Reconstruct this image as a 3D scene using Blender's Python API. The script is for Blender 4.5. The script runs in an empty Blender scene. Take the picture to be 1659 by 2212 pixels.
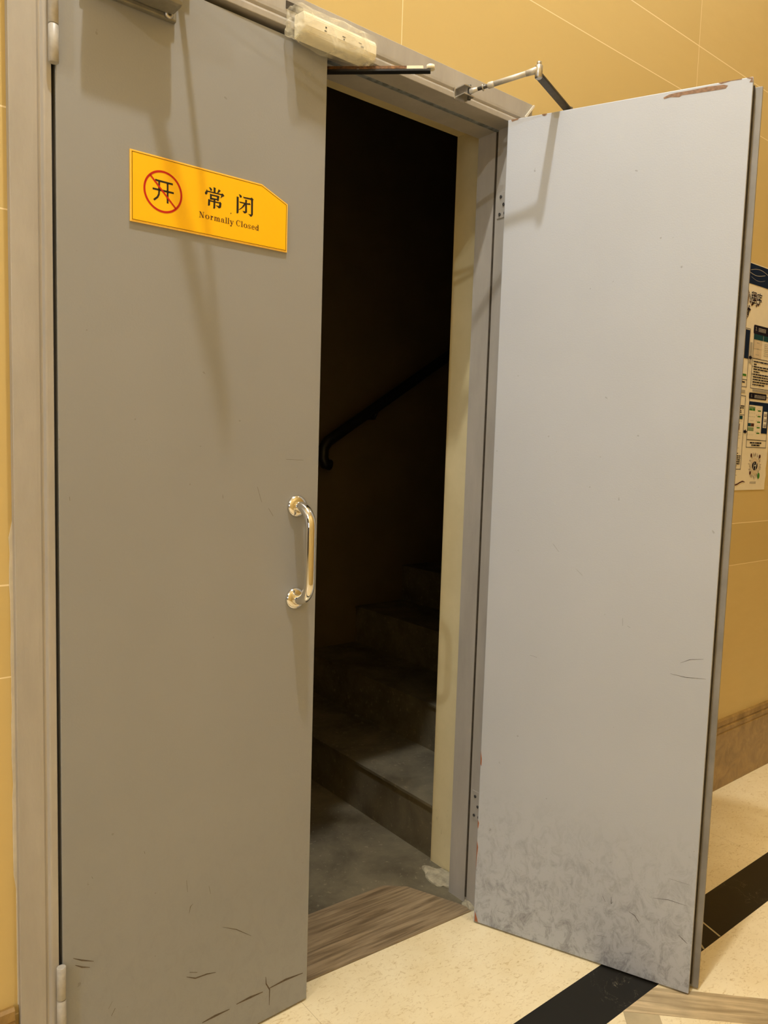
import bpy, bmesh, math, random
from mathutils import Vector, Matrix
random.seed(7)
SC = bpy.context.scene
COL = SC.collection

# ------------------------------------------------------------------ camera
cam_d = bpy.data.cameras.new('camera'); cam = bpy.data.objects.new('camera', cam_d); COL.objects.link(cam)
SC.camera = cam
Rr = Vector((0.78116829, -0.62358096, 0.0303792))
Uu = Vector((0.03237628, 0.08905632, 0.99550025))
Ff = Vector((0.62348046, 0.77666975, -0.08975721))
cm = Matrix((Rr, Uu, -Ff)).transposed().to_4x4()
cm.translation = Vector((-1.009949, -1.5056228, 1.4252438))
cam.matrix_world = cm
cam_d.sensor_fit = 'HORIZONTAL'; cam_d.sensor_width = 36.0
cam_d.lens = 1630.3588 / 1659 * 36.0
cam_d.clip_start = 0.05

# ------------------------------------------------------------------ world, lights, exposure
w = bpy.data.worlds.new('world'); SC.world = w; w.use_nodes = True
w.node_tree.nodes['Background'].inputs[0].default_value = (1.0, 0.8, 0.55, 1)
w.node_tree.nodes['Background'].inputs[1].default_value = 0.0
SC.view_settings.view_transform = 'Standard'; SC.view_settings.look = 'None'
SC.view_settings.gamma = 1; SC.view_settings.exposure = -0.52
SC.view_settings.use_curve_mapping = False
SC.cycles.max_bounces = 8; SC.cycles.use_denoising = True
WARM = (1.0, 0.83, 0.60); COOL = (0.86, 0.91, 1.0)
def lamp(name, loc, power, col, r=0.035, spot=None, aim=None):
    d = bpy.data.lights.new(name, 'SPOT' if spot else 'POINT'); d.energy = power; d.color = col
    d.shadow_soft_size = r
    if spot: d.spot_size = math.radians(spot); d.spot_blend = 0.6
    o = bpy.data.objects.new(name, d); COL.objects.link(o); o.location = loc
    if aim:
        o.rotation_euler = (Vector(aim) - Vector(loc)).to_track_quat('-Z', 'Y').to_euler()
    return o
def area(name, loc, size, power, col, aim):
    d = bpy.data.lights.new(name, 'AREA'); d.shape = 'RECTANGLE'; d.size, d.size_y = size
    d.energy = power; d.color = col
    o = bpy.data.objects.new(name, d); COL.objects.link(o); o.location = loc
    o.rotation_euler = (Vector(aim) - Vector(loc)).to_track_quat('-Z', 'Y').to_euler()
    return o
ZL = 4.6
# main ceiling downlight in front of the left leaf
lamp('overhead_light', (-0.40, -0.78, ZL), 385, (0.98, 0.98, 0.95), 0.045)
lamp('overhead_light', (1.9, -1.0, ZL), 16, (1.0, 0.88, 0.64))
lamp('overhead_light', (3.6, -1.0, ZL), 20, (1.0, 0.82, 0.50))
# bright lamp further down the corridor on the left
lamp('overhead_light', (-4.5, -1.88, 3.88), 215, (0.90, 0.96, 1.0))
# added narrow-beam fill spots to brighten the floor, not known fixtures
lamp('overhead_light', (0.9, -1.3, ZL), 120, (1.0, 0.93, 0.77), 0.05, 38, (0.9, -1.0, 0))
lamp('overhead_light', (2.9, -1.4, ZL), 320, (1.0, 0.86, 0.60), 0.05, 36, (2.6, -1.1, 0))
# cool light from the far left end of the corridor
area('corridor_end_light', (-4.6, -1.83, 1.62), (0.55, 0.8), 34, COOL, (0.74, -0.40, 1.47))

# ------------------------------------------------------------------ helpers
def srgb(r, g, b):
    f = lambda c: (c/255/12.92) if c/255 <= 0.04045 else ((c/255+0.055)/1.055)**2.4
    return (f(r), f(g), f(b), 1)
class G:
    """tiny node graph helper"""
    def __init__(s, name, rough=0.5, metal=0.0, spec=0.5, coat=0.0):
        s.m = bpy.data.materials.new(name); s.m.use_nodes = True
        s.t = s.m.node_tree; s.n = s.t.nodes; s.b = s.n['Principled BSDF']
        s.b.inputs['Roughness'].default_value = rough; s.b.inputs['Metallic'].default_value = metal
        s.b.inputs['Specular IOR Level'].default_value = spec
        if coat: s.b.inputs['Coat Weight'].default_value = coat; s.b.inputs['Coat Roughness'].default_value = 0.12
    def lk(s, a, b): s.t.links.new(a, b)
    def coord(s, scale=(1,1,1), rot=(0,0,0), loc=(0,0,0)):
        tc = s.n.new('ShaderNodeTexCoord'); mp = s.n.new('ShaderNodeMapping')
        mp.inputs['Scale'].default_value = scale; mp.inputs['Rotation'].default_value = rot; mp.inputs['Location'].default_value = loc
        s.lk(tc.outputs['Object'], mp.inputs['Vector']); return mp.outputs[0]
    def noise(s, vec, scale, detail=4, rough=0.5, dist=0.0):
        n = s.n.new('ShaderNodeTexNoise'); n.inputs['Scale'].default_value = scale; n.inputs['Detail'].default_value = detail
        n.inputs['Roughness'].default_value = rough; n.inputs['Distortion'].default_value = dist
        s.lk(vec, n.inputs['Vector']); return n.outputs['Fac']
    def voro(s, vec, scale, feature='F1', out='Distance'):
        n = s.n.new('ShaderNodeTexVoronoi'); n.feature = feature; n.inputs['Scale'].default_value = scale
        s.lk(vec, n.inputs['Vector']); return n.outputs[out]
    def ramp(s, fac, a, b, ca=(0,0,0,1), cb=(1,1,1,1)):
        r = s.n.new('ShaderNodeValToRGB'); r.color_ramp.elements[0].position = a; r.color_ramp.elements[1].position = b
        r.color_ramp.elements[0].color = ca; r.color_ramp.elements[1].color = cb
        s.lk(fac, r.inputs[0]); return r.outputs[0]
    def mix(s, fac, a, b, mode='MIX'):
        n = s.n.new('ShaderNodeMix'); n.data_type = 'RGBA'; n.blend_type = mode
        for sock, v in ((n.inputs['Factor'], fac), (n.inputs['A'], a), (n.inputs['B'], b)):
            pass
        def put(idx, v):
            if isinstance(v, (int, float)): n.inputs[idx].default_value = v
            elif isinstance(v, tuple): n.inputs[idx].default_value = v
            else: s.lk(v, n.inputs[idx])
        put(0, fac); put(6, a); put(7, b); return n.outputs[2]
    def math(s, op, a, b=None, c=None):
        n = s.n.new('ShaderNodeMath'); n.operation = op
        for i, v in enumerate((a, b, c)):
            if v is None: continue
            if isinstance(v, (int, float)): n.inputs[i].default_value = v
            else: s.lk(v, n.inputs[i])
        return n.outputs[0]
    def sep(s, vec):
        n = s.n.new('ShaderNodeSeparateXYZ'); s.lk(vec, n.inputs[0]); return n.outputs
    def color(s, v):
        if isinstance(v, tuple): s.b.inputs['Base Color'].default_value = v
        else: s.lk(v, s.b.inputs['Base Color'])
    def bump(s, h, strength=0.2, dist=0.01):
        n = s.n.new('ShaderNodeBump'); n.inputs['Strength'].default_value = strength; n.inputs['Distance'].default_value = dist
        s.lk(h, n.inputs['Height']); s.lk(n.outputs[0], s.b.inputs['Normal'])
def plain(name, col, rough=0.5, metal=0.0, var=0.08, scale=30, spec=0.5):
    g = G(name, rough, metal, spec); v = g.coord(); n = g.noise(v, scale, 3)
    d = tuple(c*(1-var*2) for c in col[:3]) + (1,)
    g.color(g.mix(g.ramp(n, 0.3, 0.7), d, col)); return g.m

class MB:
    def __init__(s): s.bm = bmesh.new()
    def box(s, x0, x1, y0, y1, z0, z1, bev=0):
        c = bmesh.ops.create_cube(s.bm, size=1)['verts']
        for v in c: v.co = Vector((x0+(v.co.x+.5)*(x1-x0), y0+(v.co.y+.5)*(y1-y0), z0+(v.co.z+.5)*(z1-z0)))
        if bev:
            ed = list({e for v in c for e in v.link_edges})
            bmesh.ops.bevel(s.bm, geom=ed, offset=bev, segments=2, affect='EDGES', profile=0.6)
        return s
    def prism(s, pts, h, axis='z', base=0):
        """polygon extruded along an axis; pts 2-D in the other two axes"""
        def P(a, b, c): return {'z': (a, b, c), 'y': (a, c, b), 'x': (c, a, b)}[axis]
        lo = [s.bm.verts.new(P(a, b, base)) for a, b in pts]; hi = [s.bm.verts.new(P(a, b, base+h)) for a, b in pts]
        n = len(pts)
        fs = [s.bm.faces.new(lo), s.bm.faces.new(hi)]
        for i in range(n): fs.append(s.bm.faces.new((lo[i], lo[(i+1) % n], hi[(i+1) % n], hi[i])))
        bmesh.ops.recalc_face_normals(s.bm, faces=fs); return s
    def flat(s, pts, y):
        f = s.bm.faces.new([s.bm.verts.new((a, y, b)) for a, b in pts]); f.normal_update()
        if f.normal.y > 0: f.normal_flip()
        return s
    def tube(s, pts, r, seg=20, cap=True, radii=None):
        pts = [Vector(p) for p in pts]; rings = []
        up = None
        for i, p in enumerate(pts):
            a = pts[max(i-1, 0)]; b = pts[min(i+1, len(pts)-1)]; t = (b-a).normalized()
            if up is None:
                up = Vector((0, 0, 1)) if abs(t.z) < 0.9 else Vector((1, 0, 0))
            x = t.cross(up).normalized(); up = x.cross(t).normalized()
            rr = radii[i] if radii else r
            rings.append([s.bm.verts.new(p + (x*math.cos(k*2*math.pi/seg) + up*math.sin(k*2*math.pi/seg))*rr) for k in range(seg)])
        for a, b in zip(rings, rings[1:]):
            for k in range(seg): 
                f = s.bm.faces.new((a[k], a[(k+1) % seg], b[(k+1) % seg], b[k])); f.smooth = True
        if cap:
            s.bm.faces.new(rings[0][::-1]); s.bm.faces.new(rings[-1])
        return s
    def bar(s, a, b, wd, th, bev=0.0):
        """flat bar of width wd (horizontal) and thickness th between two points"""
        a = Vector(a); b = Vector(b); t = (b-a).normalized(); x = t.cross(Vector((0, 0, 1))).normalized()*wd/2
        u = x.cross(t).normalized()*th/2; vs = []
        for p in (a, b):
            for q in (-x-u, x-u, x+u, -x+u): vs.append(s.bm.verts.new(p+q))
        fs = [s.bm.faces.new([vs[i] for i in f]) for f in ((3,2,1,0),(4,5,6,7),(0,1,5,4),(1,2,6,5),(2,3,7,6),(3,0,4,7))]
        bmesh.ops.recalc_face_normals(s.bm, faces=fs)
        if bev: bmesh.ops.bevel(s.bm, geom=list({e for f in fs for e in f.edges}), offset=bev, segments=2, affect='EDGES')
        return s
    def lathe(s, prof, c, axis='y', seg=32):
        c = Vector(c); rings = []
        for r, h in prof:
            ring = []
            for k in range(seg):
                a = 2*math.pi*k/seg; u, v = r*math.cos(a), r*math.sin(a)
                ring.append(s.bm.verts.new(c + Vector({'y': (u, h, v), 'z': (u, v, h), 'x': (h, u, v)}[axis])))
            rings.append(ring)
        fs = []
        for a, b in zip(rings, rings[1:]):
            for k in range(seg):
                f = s.bm.faces.new((a[k], a[(k+1) % seg], b[(k+1) % seg], b[k])); f.smooth = True; fs.append(f)
        fs += [s.bm.faces.new(rings[0]), s.bm.faces.new(rings[-1])]
        bmesh.ops.recalc_face_normals(s.bm, faces=fs); return s
    def ribbon(s, pts, wd, y, taper=True):
        pts = [Vector((p[0], p[1])) for p in pts]; L = []; R = []
        for i, p in enumerate(pts):
            t = (pts[min(i+1, len(pts)-1)] - pts[max(i-1, 0)]); t.normalize(); n = Vector((-t.y, t.x))
            k = wd/2*(0.35 if taper and i in (0, len(pts)-1) else 1.0)
            L.append((p+n*k)); R.append((p-n*k))
        for i in range(len(pts)-1):
            s.flat([tuple(L[i]), tuple(L[i+1]), tuple(R[i+1]), tuple(R[i])], y)
        return s
    def build(s, name, mat, parent=None, loc=None, **kw):
        me = bpy.data.meshes.new(name); s.bm.to_mesh(me); s.bm.free()
        for m in (mat if isinstance(mat, (list, tuple)) else [mat]): me.materials.append(m)
        o = bpy.data.objects.new(name, me); COL.objects.link(o)
        if parent: o.parent = parent
        if loc: o.location = loc
        for k, v in kw.items(): o[k] = v
        return o
def thing(name, loc, rz, label, cat, **kw):
    o = bpy.data.objects.new(name, None); COL.objects.link(o); o.empty_display_size = 0.1
    o.location = loc; o.rotation_euler = (0, 0, rz); o['label'] = label; o['category'] = cat
    for k, v in kw.items(): o[k] = v
    return o
ST = dict(kind='structure')

glyph= [[[0.3057,1.9455],[0.3088,1.9458],[0.3119,1.9437],[0.3128,1.942],[0.3119,1.9398],[0.3097,1.9385],[0.3075,1.9423]],[[0.3159,1.9482],[0.3212,1.9471],[0.3208,1.9446],[0.3206,1.9374],[0.3164,1.9373],[0.3162,1.9459]],[[0.3275,1.9463],[0.3325,1.9445],[0.3312,1.9422],[0.3267,1.9382],[0.3245,1.9383],[0.3267,1.944]],[[0.3007,1.9401],[0.3022,1.9392],[0.3018,1.938],[0.3339,1.9382],[0.3359,1.9397],[0.3376,1.9393],[0.3412,1.9361],[0.3399,1.9346],[0.3363,1.9326],[0.3325,1.9288],[0.3321,1.9297],[0.334,1.9349],[0.3331,1.9355],[0.303,1.9354],[0.3018,1.9308],[0.2997,1.9291],[0.297,1.9297],[0.2965,1.9328],[0.2993,1.9369]],[[0.308,1.9334],[0.3116,1.9326],[0.3268,1.9331],[0.3299,1.932],[0.3241,1.9297],[0.3122,1.9296],[0.3123,1.9257],[0.3081,1.9212]],[[0.3299,1.932],[0.3291,1.929],[0.3287,1.9257],[0.3278,1.922],[0.3251,1.9218],[0.324,1.9235],[0.324,1.9259],[0.3241,1.9299]],[[0.3123,1.9258],[0.3242,1.926],[0.3244,1.9233],[0.3081,1.9212],[0.309,1.9249]],[[0.3041,1.9215],[0.3086,1.9209],[0.3083,1.9101],[0.3065,1.9082],[0.3037,1.908]],[[0.3081,1.9202],[0.3292,1.9201],[0.3319,1.9217],[0.3346,1.9191],[0.3342,1.9158],[0.3338,1.9109],[0.3307,1.9082],[0.328,1.9079],[0.3252,1.9102],[0.3216,1.9119],[0.3225,1.9126],[0.3288,1.9124],[0.3292,1.9163],[0.3295,1.9175],[0.3084,1.9173]],[[0.3166,1.9238],[0.3206,1.9239],[0.3203,1.9068],[0.3186,1.9048],[0.3159,1.9045],[0.3162,1.9182]],[[0.3748,1.9474],[0.3799,1.9464],[0.3823,1.9445],[0.3819,1.942],[0.3795,1.9407],[0.3772,1.9417],[0.3767,1.9441]],[[0.37,1.9414],[0.3753,1.9411],[0.3749,1.9392],[0.375,1.9092],[0.373,1.9067],[0.37,1.9065]],[[0.3847,1.9445],[0.3865,1.9442],[0.4031,1.9451],[0.4063,1.947],[0.4108,1.9443],[0.4096,1.9412],[0.4097,1.9116],[0.4066,1.907],[0.4038,1.9062],[0.4004,1.9096],[0.397,1.9111],[0.4051,1.9113],[0.4048,1.9408],[0.4027,1.9417],[0.3871,1.9413]],[[0.3762,1.9324],[0.3778,1.9324],[0.3986,1.933],[0.4004,1.9349],[0.4038,1.9317],[0.4034,1.9306],[0.3953,1.9299],[0.3778,1.93]],[[0.3904,1.9394],[0.3951,1.9392],[0.3947,1.9338],[0.3954,1.9135],[0.3913,1.9106],[0.388,1.9103],[0.3866,1.9125],[0.384,1.9144],[0.3851,1.9146],[0.3906,1.9148],[0.3905,1.9296]],[[0.3882,1.9308],[0.3919,1.9309],[0.3887,1.9248],[0.3822,1.9185],[0.3757,1.9141],[0.3748,1.9148],[0.3822,1.9217]],[[0.3559,1.9042],[0.3572,1.905],[0.358,1.9036],[0.3568,1.902],[0.3556,1.9023]]]
kai= [[[0.1896,1.9329],[0.2267,1.9324]],[[0.1845,1.9153],[0.2288,1.9157]],[[0.2156,1.932],[0.2158,1.8929]],[[0.198,1.9311],[0.198,1.9128],[0.1975,1.9067],[0.1946,1.9007],[0.1871,1.8939]]]
plate= [[0.1382,1.9791],[0.4319,1.9824],[0.4974,1.9529],[0.4988,1.8482],[0.1404,1.8441]]
circle= [[0.2056,1.9137],[0.1663,1.9135],[0.2468,1.9129],[0.1985,1.9532],[0.214,1.8735]]
bar= [[0.1796,1.9401],[0.2335,1.888]]
text= [[0.2835,1.8929],[0.2836,1.8806],[0.4248,1.8945],[0.425,1.8827]]
handle= [[0.5393,1.2732],[0.5419,1.0523],[0.5201,1.2738],[0.5588,1.2727]]
scuffL= [[[0.3104,0.0821],[0.3425,0.0833],[0.3805,0.082]],[[0.3985,0.0858],[0.4353,0.0858],[0.4704,0.0835]],[[0.4869,0.0845],[0.5346,0.0858],[0.5869,0.0805]],[[0.478,0.1192],[0.4794,0.1007],[0.4897,0.0806],[0.4894,0.0397]],[[0.271,0.2126],[0.2925,0.1996],[0.3215,0.197],[0.3438,0.1909]],[[0.278,0.2203],[0.2972,0.2117]],[[0.0242,0.3643],[0.0415,0.3525],[0.0651,0.3401]],[[0.0279,0.3479],[0.0414,0.3377],[0.0571,0.3303]],[[0.1012,0.2013],[0.1095,0.215]],[[0.0951,0.2198],[0.1034,0.2334]],[[0.36,0.2956],[0.3958,0.2753],[0.4354,0.2429]],[[0.276,0.3621],[0.2792,0.3771],[0.2852,0.3817]],[[0.2693,0.4429],[0.2719,0.4144]],[[0.3242,0.409],[0.3283,0.3887]],[[0.0619,0.5253],[0.0639,0.5204]],[[0.172,0.5429],[0.1737,0.5367]],[[0.434,1.3194],[0.4455,1.2844]],[[0.4639,1.2701],[0.4766,1.2514]],[[0.5088,1.383],[0.5562,1.3814]],[[0.0231,1.3059],[0.0239,1.2979]]]
scuffR= [[[0.5032,0.8543],[0.5394,0.8508],[0.5888,0.8545]],[[0.526,0.8864],[0.5476,0.8984],[0.5801,0.9049]],[[0.566,0.158],[0.5761,0.1506],[0.5887,0.1414]],[[0.4376,0.1808],[0.4533,0.1748],[0.467,0.1572]],[[0.3661,0.2026],[0.3748,0.1884]],[[0.3895,0.2073],[0.3906,0.1879],[0.3954,0.1951]],[[0.3238,0.2945],[0.3376,0.2872]],[[0.379,0.3023],[0.3855,0.307]],[[0.5131,0.1826],[0.5181,0.1816]],[[0.2061,0.0601],[0.2286,0.0648]],[[0.0679,0.0618],[0.0921,0.0607]],[[0.3277,0.0234],[0.3516,0.0308]],[[0.3566,0.0855],[0.383,0.0889]],[[0.3757,0.9838],[0.3769,0.9626]],[[0.2466,1.101],[0.2637,1.0862]],[[0.1795,1.1649],[0.196,1.1446]],[[0.1297,0.8439],[0.1499,0.8405]],[[0.3887,0.9643],[0.3972,0.9605]],[[0.4973,0.239],[0.5363,0.2461],[0.5823,0.2437]],[[0.5327,0.3047],[0.5858,0.3023]]]
chipR= [[[0.3991,2.3041],[0.4121,2.309],[0.4296,2.3103],[0.4609,2.31],[0.5017,2.3113],[0.5353,2.3095],[0.5454,2.3059],[0.5409,2.2998],[0.5125,2.2998],[0.4752,2.3007],[0.4423,2.3018],[0.4365,2.2984],[0.4161,2.302],[0.4003,2.3003]],[[0.5232,2.3161],[0.5413,2.3188],[0.5758,2.3175],[0.5744,2.3143],[0.5514,2.3151],[0.5301,2.3122]],[[0.5839,2.3176],[0.5986,2.3149],[0.6001,2.3035],[0.592,2.305],[0.5956,2.3111]],[[0.0893,2.316],[0.1044,2.3159],[0.1021,2.3115],[0.0959,2.3102]],[[0.0043,2.3169],[0.0278,2.3179],[0.0228,2.3127],[0.0073,2.3104]],[[-0.0057,0.5366],[0.0005,0.5098],[-0.0,0.4885],[-0.0046,0.4945]],[[-0.0043,0.3237],[0.0005,0.3135],[-0.0016,0.2957],[-0.0063,0.3017]],[[-0.0051,0.2588],[0.0009,0.2389],[-0.0011,0.2167],[-0.0032,0.1653],[-0.0053,0.1792]],[[-0.0006,0.0378],[0.0078,0.0157],[0.0097,0.006],[-0.0007,0.0069]]]

# ------------------------------------------------------------------ materials
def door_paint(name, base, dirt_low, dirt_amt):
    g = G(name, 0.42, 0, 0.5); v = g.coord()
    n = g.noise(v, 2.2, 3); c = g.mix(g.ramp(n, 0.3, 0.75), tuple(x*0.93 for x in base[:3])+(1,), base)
    # kicked-in dirt near the foot of the leaf, a stain of its own
    x, y, z = g.sep(g.coord())
    hm = g.n.new('ShaderNodeMapRange'); hm.inputs[1].default_value = dirt_low; hm.inputs[2].default_value = 0.02
    hm.inputs[3].default_value = 0; hm.inputs[4].default_value = 1; g.lk(z, hm.inputs[0])
    s1 = g.noise(g.coord((9, 1, 6)), 3.4, 10, 0.80, 0.7)
    m = g.math('MULTIPLY', g.ramp(s1, 0.47, 0.80), hm.outputs[0]); m = g.math('MULTIPLY', m, dirt_amt)
    c = g.mix(m, c, srgb(84, 82, 86))
    s2 = g.noise(v, 42, 2, 0.6); sp = g.ramp(s2, 0.73, 0.76)
    c = g.mix(g.math('MULTIPLY', sp, 0.35), c, srgb(90, 80, 66))
    g.color(c)
    g.lk(g.ramp(g.noise(v, 5, 4), 0.2, 0.8, (0.36,)*3+(1,), (0.5,)*3+(1,)), g.b.inputs['Roughness'])
    g.bump(g.noise(v, 240, 3), 0.10, 0.002); return g.m
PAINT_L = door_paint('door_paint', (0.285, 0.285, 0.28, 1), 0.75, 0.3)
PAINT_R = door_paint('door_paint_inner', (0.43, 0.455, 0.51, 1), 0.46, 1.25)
def frame_mat():
    g = G('frame_paint', 0.45); v = g.coord()
    n = g.noise(g.coord((1, 1, 0.25)), 14, 5, 0.6)
    c = g.mix(g.ramp(n, 0.3, 0.7), (0.34, 0.315, 0.28, 1), (0.42, 0.39, 0.35, 1))
    c = g.mix(g.math('MULTIPLY', g.ramp(g.noise(v, 22, 6, 0.7), 0.68, 0.74), 0.5), c, srgb(175, 168, 152))
    g.color(c); g.bump(g.noise(g.coord((1, 1, 0.3)), 60, 4), 0.25, 0.004); return g.m
FRAME = frame_mat()
GASKET_GROOVE = plain('gasket_groove_brown', (0.055, 0.04, 0.022, 1), 0.8, var=0.25, scale=60)
GASKET_H = plain('gasket_grey_blue', (0.26, 0.29, 0.31, 1), 0.7, var=0.35, scale=50)
CAULK = plain('caulk', (0.72, 0.66, 0.55, 1), 0.7)
PRIMER = plain('red_primer', srgb(158, 96, 62), 0.7, var=0.15, scale=120)
RUSTY = plain('bare_brown', srgb(146, 112, 84), 0.7, var=0.25, scale=140)
SCUFF = plain('scuff', srgb(98, 84, 66), 0.8, var=0.2, scale=200)
SCUFF_R = plain('scuff_grey', srgb(104, 100, 98), 0.8, var=0.2, scale=200)
STEEL = plain('polished_steel', (0.78, 0.76, 0.72, 1), 0.09, 1.0, var=0.02)
LIP = plain('lip_paint', (0.27, 0.25, 0.22, 1), 0.5, var=0.15, scale=12)
ALU = plain('silver_metal', (0.58, 0.56, 0.52, 1), 0.32, 0.9, var=0.1, scale=90)
ALU_P = plain('silver_paint', (0.62, 0.59, 0.53, 1), 0.4, 0.25, var=0.08, scale=80)
CLOSER = plain('closer_grey', (0.26, 0.245, 0.20, 1), 0.4, 0.4, var=0.1, scale=60)
DARKM = plain('dark_metal', (0.10, 0.095, 0.085, 1), 0.45, 0.6, var=0.15, scale=60)
BLACK = plain('black_plastic', (0.008, 0.008, 0.008, 1), 0.5)
SCREW = plain('screw_head', (0.09, 0.085, 0.08, 1), 0.4, 0.5)

def wall_mat():
    g = G('wall_tile', 0.30, 0, 0.25); v = g.coord(); x, y, z = g.sep(v)
    # courses: 0.684 m tall tiles alternating with 0.1765 m bands, 1.355 m wide
    zz = g.math('MODULO', g.math('SUBTRACT', z, 0.28 - 8.605), 0.8605)
    xx = g.math('MODULO', g.math('SUBTRACT', x, 0.225 - 67.75), 1.355)
    def near(t, at, wd): return g.math('LESS_THAN', g.math('ABSOLUTE', g.math('SUBTRACT', t, at)), wd)
    j = g.math('MAXIMUM', near(zz, 0.0, 0.0016), near(zz, 0.8605, 0.0016))
    j = g.math('MAXIMUM', j, near(zz, 0.684, 0.0013))
    jx = g.math('MAXIMUM', near(xx, 0.0, 0.0012), near(xx, 1.355, 0.0012))
    j = g.math('MAXIMUM', j, jx)
    ix = g.math('FLOOR', g.math('DIVIDE', g.math('SUBTRACT', x, 0.225 - 67.75), 1.355))
    iz = g.math('ADD', g.math('MULTIPLY', g.math('FLOOR', g.math('DIVIDE', g.math('SUBTRACT', z, 0.28 - 8.605), 0.8605)), 2),
                g.math('GREATER_THAN', zz, 0.684))
    cb = g.n.new('ShaderNodeCombineXYZ'); g.lk(ix, cb.inputs[0]); g.lk(iz, cb.inputs[1])
    wn = g.n.new('ShaderNodeTexWhiteNoise'); wn.noise_dimensions = '2D'; g.lk(cb.outputs[0], wn.inputs['Vector'])
    base = g.mix(wn.outputs['Value'], (0.57, 0.42, 0.165, 1), (0.64, 0.48, 0.205, 1))
    n = g.noise(g.coord((1, 1, 4)), 7, 6, 0.6); base = g.mix(g.math('MULTIPLY', g.ramp(n, 0.35, 0.7), 0.35), base, (0.58, 0.43, 0.175, 1))
    g.color(g.mix(j, base, (0.86, 0.72, 0.45, 1)))
    g.lk(g.ramp(g.noise(v, 3, 3), 0.2, 0.8, (0.42,)*3+(1,), (0.52,)*3+(1,)), g.b.inputs['Roughness'])
    g.bump(g.noise(v, 90, 3), 0.05, 0.002); return g.m
WALL = wall_mat()
def plaster_mat():
    g = G('reveal_plaster', 0.6); v = g.coord(); n = g.noise(v, 9, 6, 0.6)
    c = g.mix(g.ramp(n, 0.3, 0.7), (0.70, 0.59, 0.33, 1), (0.78, 0.66, 0.39, 1))
    x, y, z = g.sep(v); hm = g.n.new('ShaderNodeMapRange'); hm.inputs[1].default_value = 0.5; hm.inputs[2].default_value = 0
    g.lk(z, hm.inputs[0])
    st = g.math('MULTIPLY', g.ramp(g.noise(g.coord((1, 1, .5)), 26, 6, 0.7, 0.5), 0.6, 0.68), hm.outputs[0])
    c = g.mix(g.math('MULTIPLY', st, 0.7), c, srgb(110, 84, 44)); g.color(c)
    g.bump(n, 0.2, 0.004); return g.m
PLASTER = plaster_mat()
STAIRWALL = plain('shaded_stairwell_plaster', (0.15, 0.105, 0.045, 1), 0.8, var=0.1, scale=4)  # plaster colour darkened to carry the gloom of the stairwell
def concrete():
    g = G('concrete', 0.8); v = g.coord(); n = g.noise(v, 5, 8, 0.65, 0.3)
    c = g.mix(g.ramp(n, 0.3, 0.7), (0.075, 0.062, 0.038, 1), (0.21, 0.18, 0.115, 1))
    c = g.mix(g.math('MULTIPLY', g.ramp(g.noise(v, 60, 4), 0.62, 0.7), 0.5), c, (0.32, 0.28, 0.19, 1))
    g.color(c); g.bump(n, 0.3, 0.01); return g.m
CONC = concrete()
def marble():
    g = G('cream_marble', 0.22, 0, 0.5); v = g.coord()
    fl = g.noise(g.coord((1, 1.8, 1), (0, 0, 0.5)), 46, 6, 0.72, 1.4)
    c = g.mix(g.ramp(g.noise(v, 6, 5, 0.6), 0.3, 0.7), (0.80, 0.67, 0.42, 1), (0.88, 0.77, 0.53, 1))
    c = g.mix(g.math('MULTIPLY', g.ramp(fl, 0.54, 0.70), 0.75), c, (0.52, 0.36, 0.15, 1))
    vo = g.voro(g.coord((1, 1, 1), (0, 0, .3)), 5, 'DISTANCE_TO_EDGE')
    nn = g.ramp(g.noise(v, 3, 3), 0.5, 0.62)
    ve = g.math('MULTIPLY', g.math('LESS_THAN', vo, 0.008), nn)
    x, y, z = g.sep(v)
    jx = g.math('LESS_THAN', g.math('ABSOLUTE', g.math('SUBTRACT', g.math('MODULO', g.math('ADD', x, 0.014+8.52), 0.852), 0.0)), 0.0012)
    c = g.mix(g.math('MULTIPLY', jx, 0.7), c, (0.42, 0.32, 0.17, 1))
    g.color(c); return g.m
MARBLE = marble()
def blackmarble():
    g = G('black_marble', 0.28, 0, 0.25); v = g.coord()
    n = g.noise(v, 9, 6, 0.6, 2.2); e = g.math('ABSOLUTE', g.math('SUBTRACT', n, 0.5))
    m = g.math('MULTIPLY', g.math('LESS_THAN', e, 0.0035), g.ramp(g.noise(v, 4, 2), 0.55, 0.65))
    c = g.mix(g.math('MULTIPLY', m, 0.6), (0.010, 0.009, 0.007, 1), (0.35, 0.30, 0.2, 1))
    st = g.ramp(g.noise(v, 16, 6, 0.7), 0.70, 0.78); c = g.mix(g.math('MULTIPLY', st, 0.5), c, (0.16, 0.10, 0.04, 1))
    g.color(c); return g.m
BLACKM = blackmarble()
def woodtile(name, ang, a, b, sc=1.0):
    g = G(name, 0.4); v0 = g.coord((1, 1, 1), (0, 0, ang)); mp = g.n.new('ShaderNodeMapping')
    mp.inputs['Scale'].default_value = (1.2*sc, 20*sc, 1); g.lk(v0, mp.inputs['Vector']); v = mp.outputs[0]; n = g.noise(v, 3.2, 6, 0.6, 0.6)
    c = g.mix(g.ramp(n, 0.36, 0.64), a, b)
    n2 = g.noise(g.coord(), 18, 5); c = g.mix(g.math('MULTIPLY', g.ramp(n2, 0.45, 0.75), 0.3), c, (0.20, 0.15, 0.09, 1))
    g.color(c); g.bump(n, 0.15, 0.003); return g.m
WOODT = woodtile('wood_look_tile', math.radians(45), (0.33, 0.25, 0.14, 1), (0.62, 0.49, 0.30, 1))
WOODB = woodtile('wood_look_board', math.radians(4), (0.15, 0.105, 0.06, 1), (0.36, 0.27, 0.165, 1), 1.2)
TANT = plain('tan_tile', (0.50, 0.41, 0.25, 1), 0.3, var=0.08, scale=20)
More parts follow.
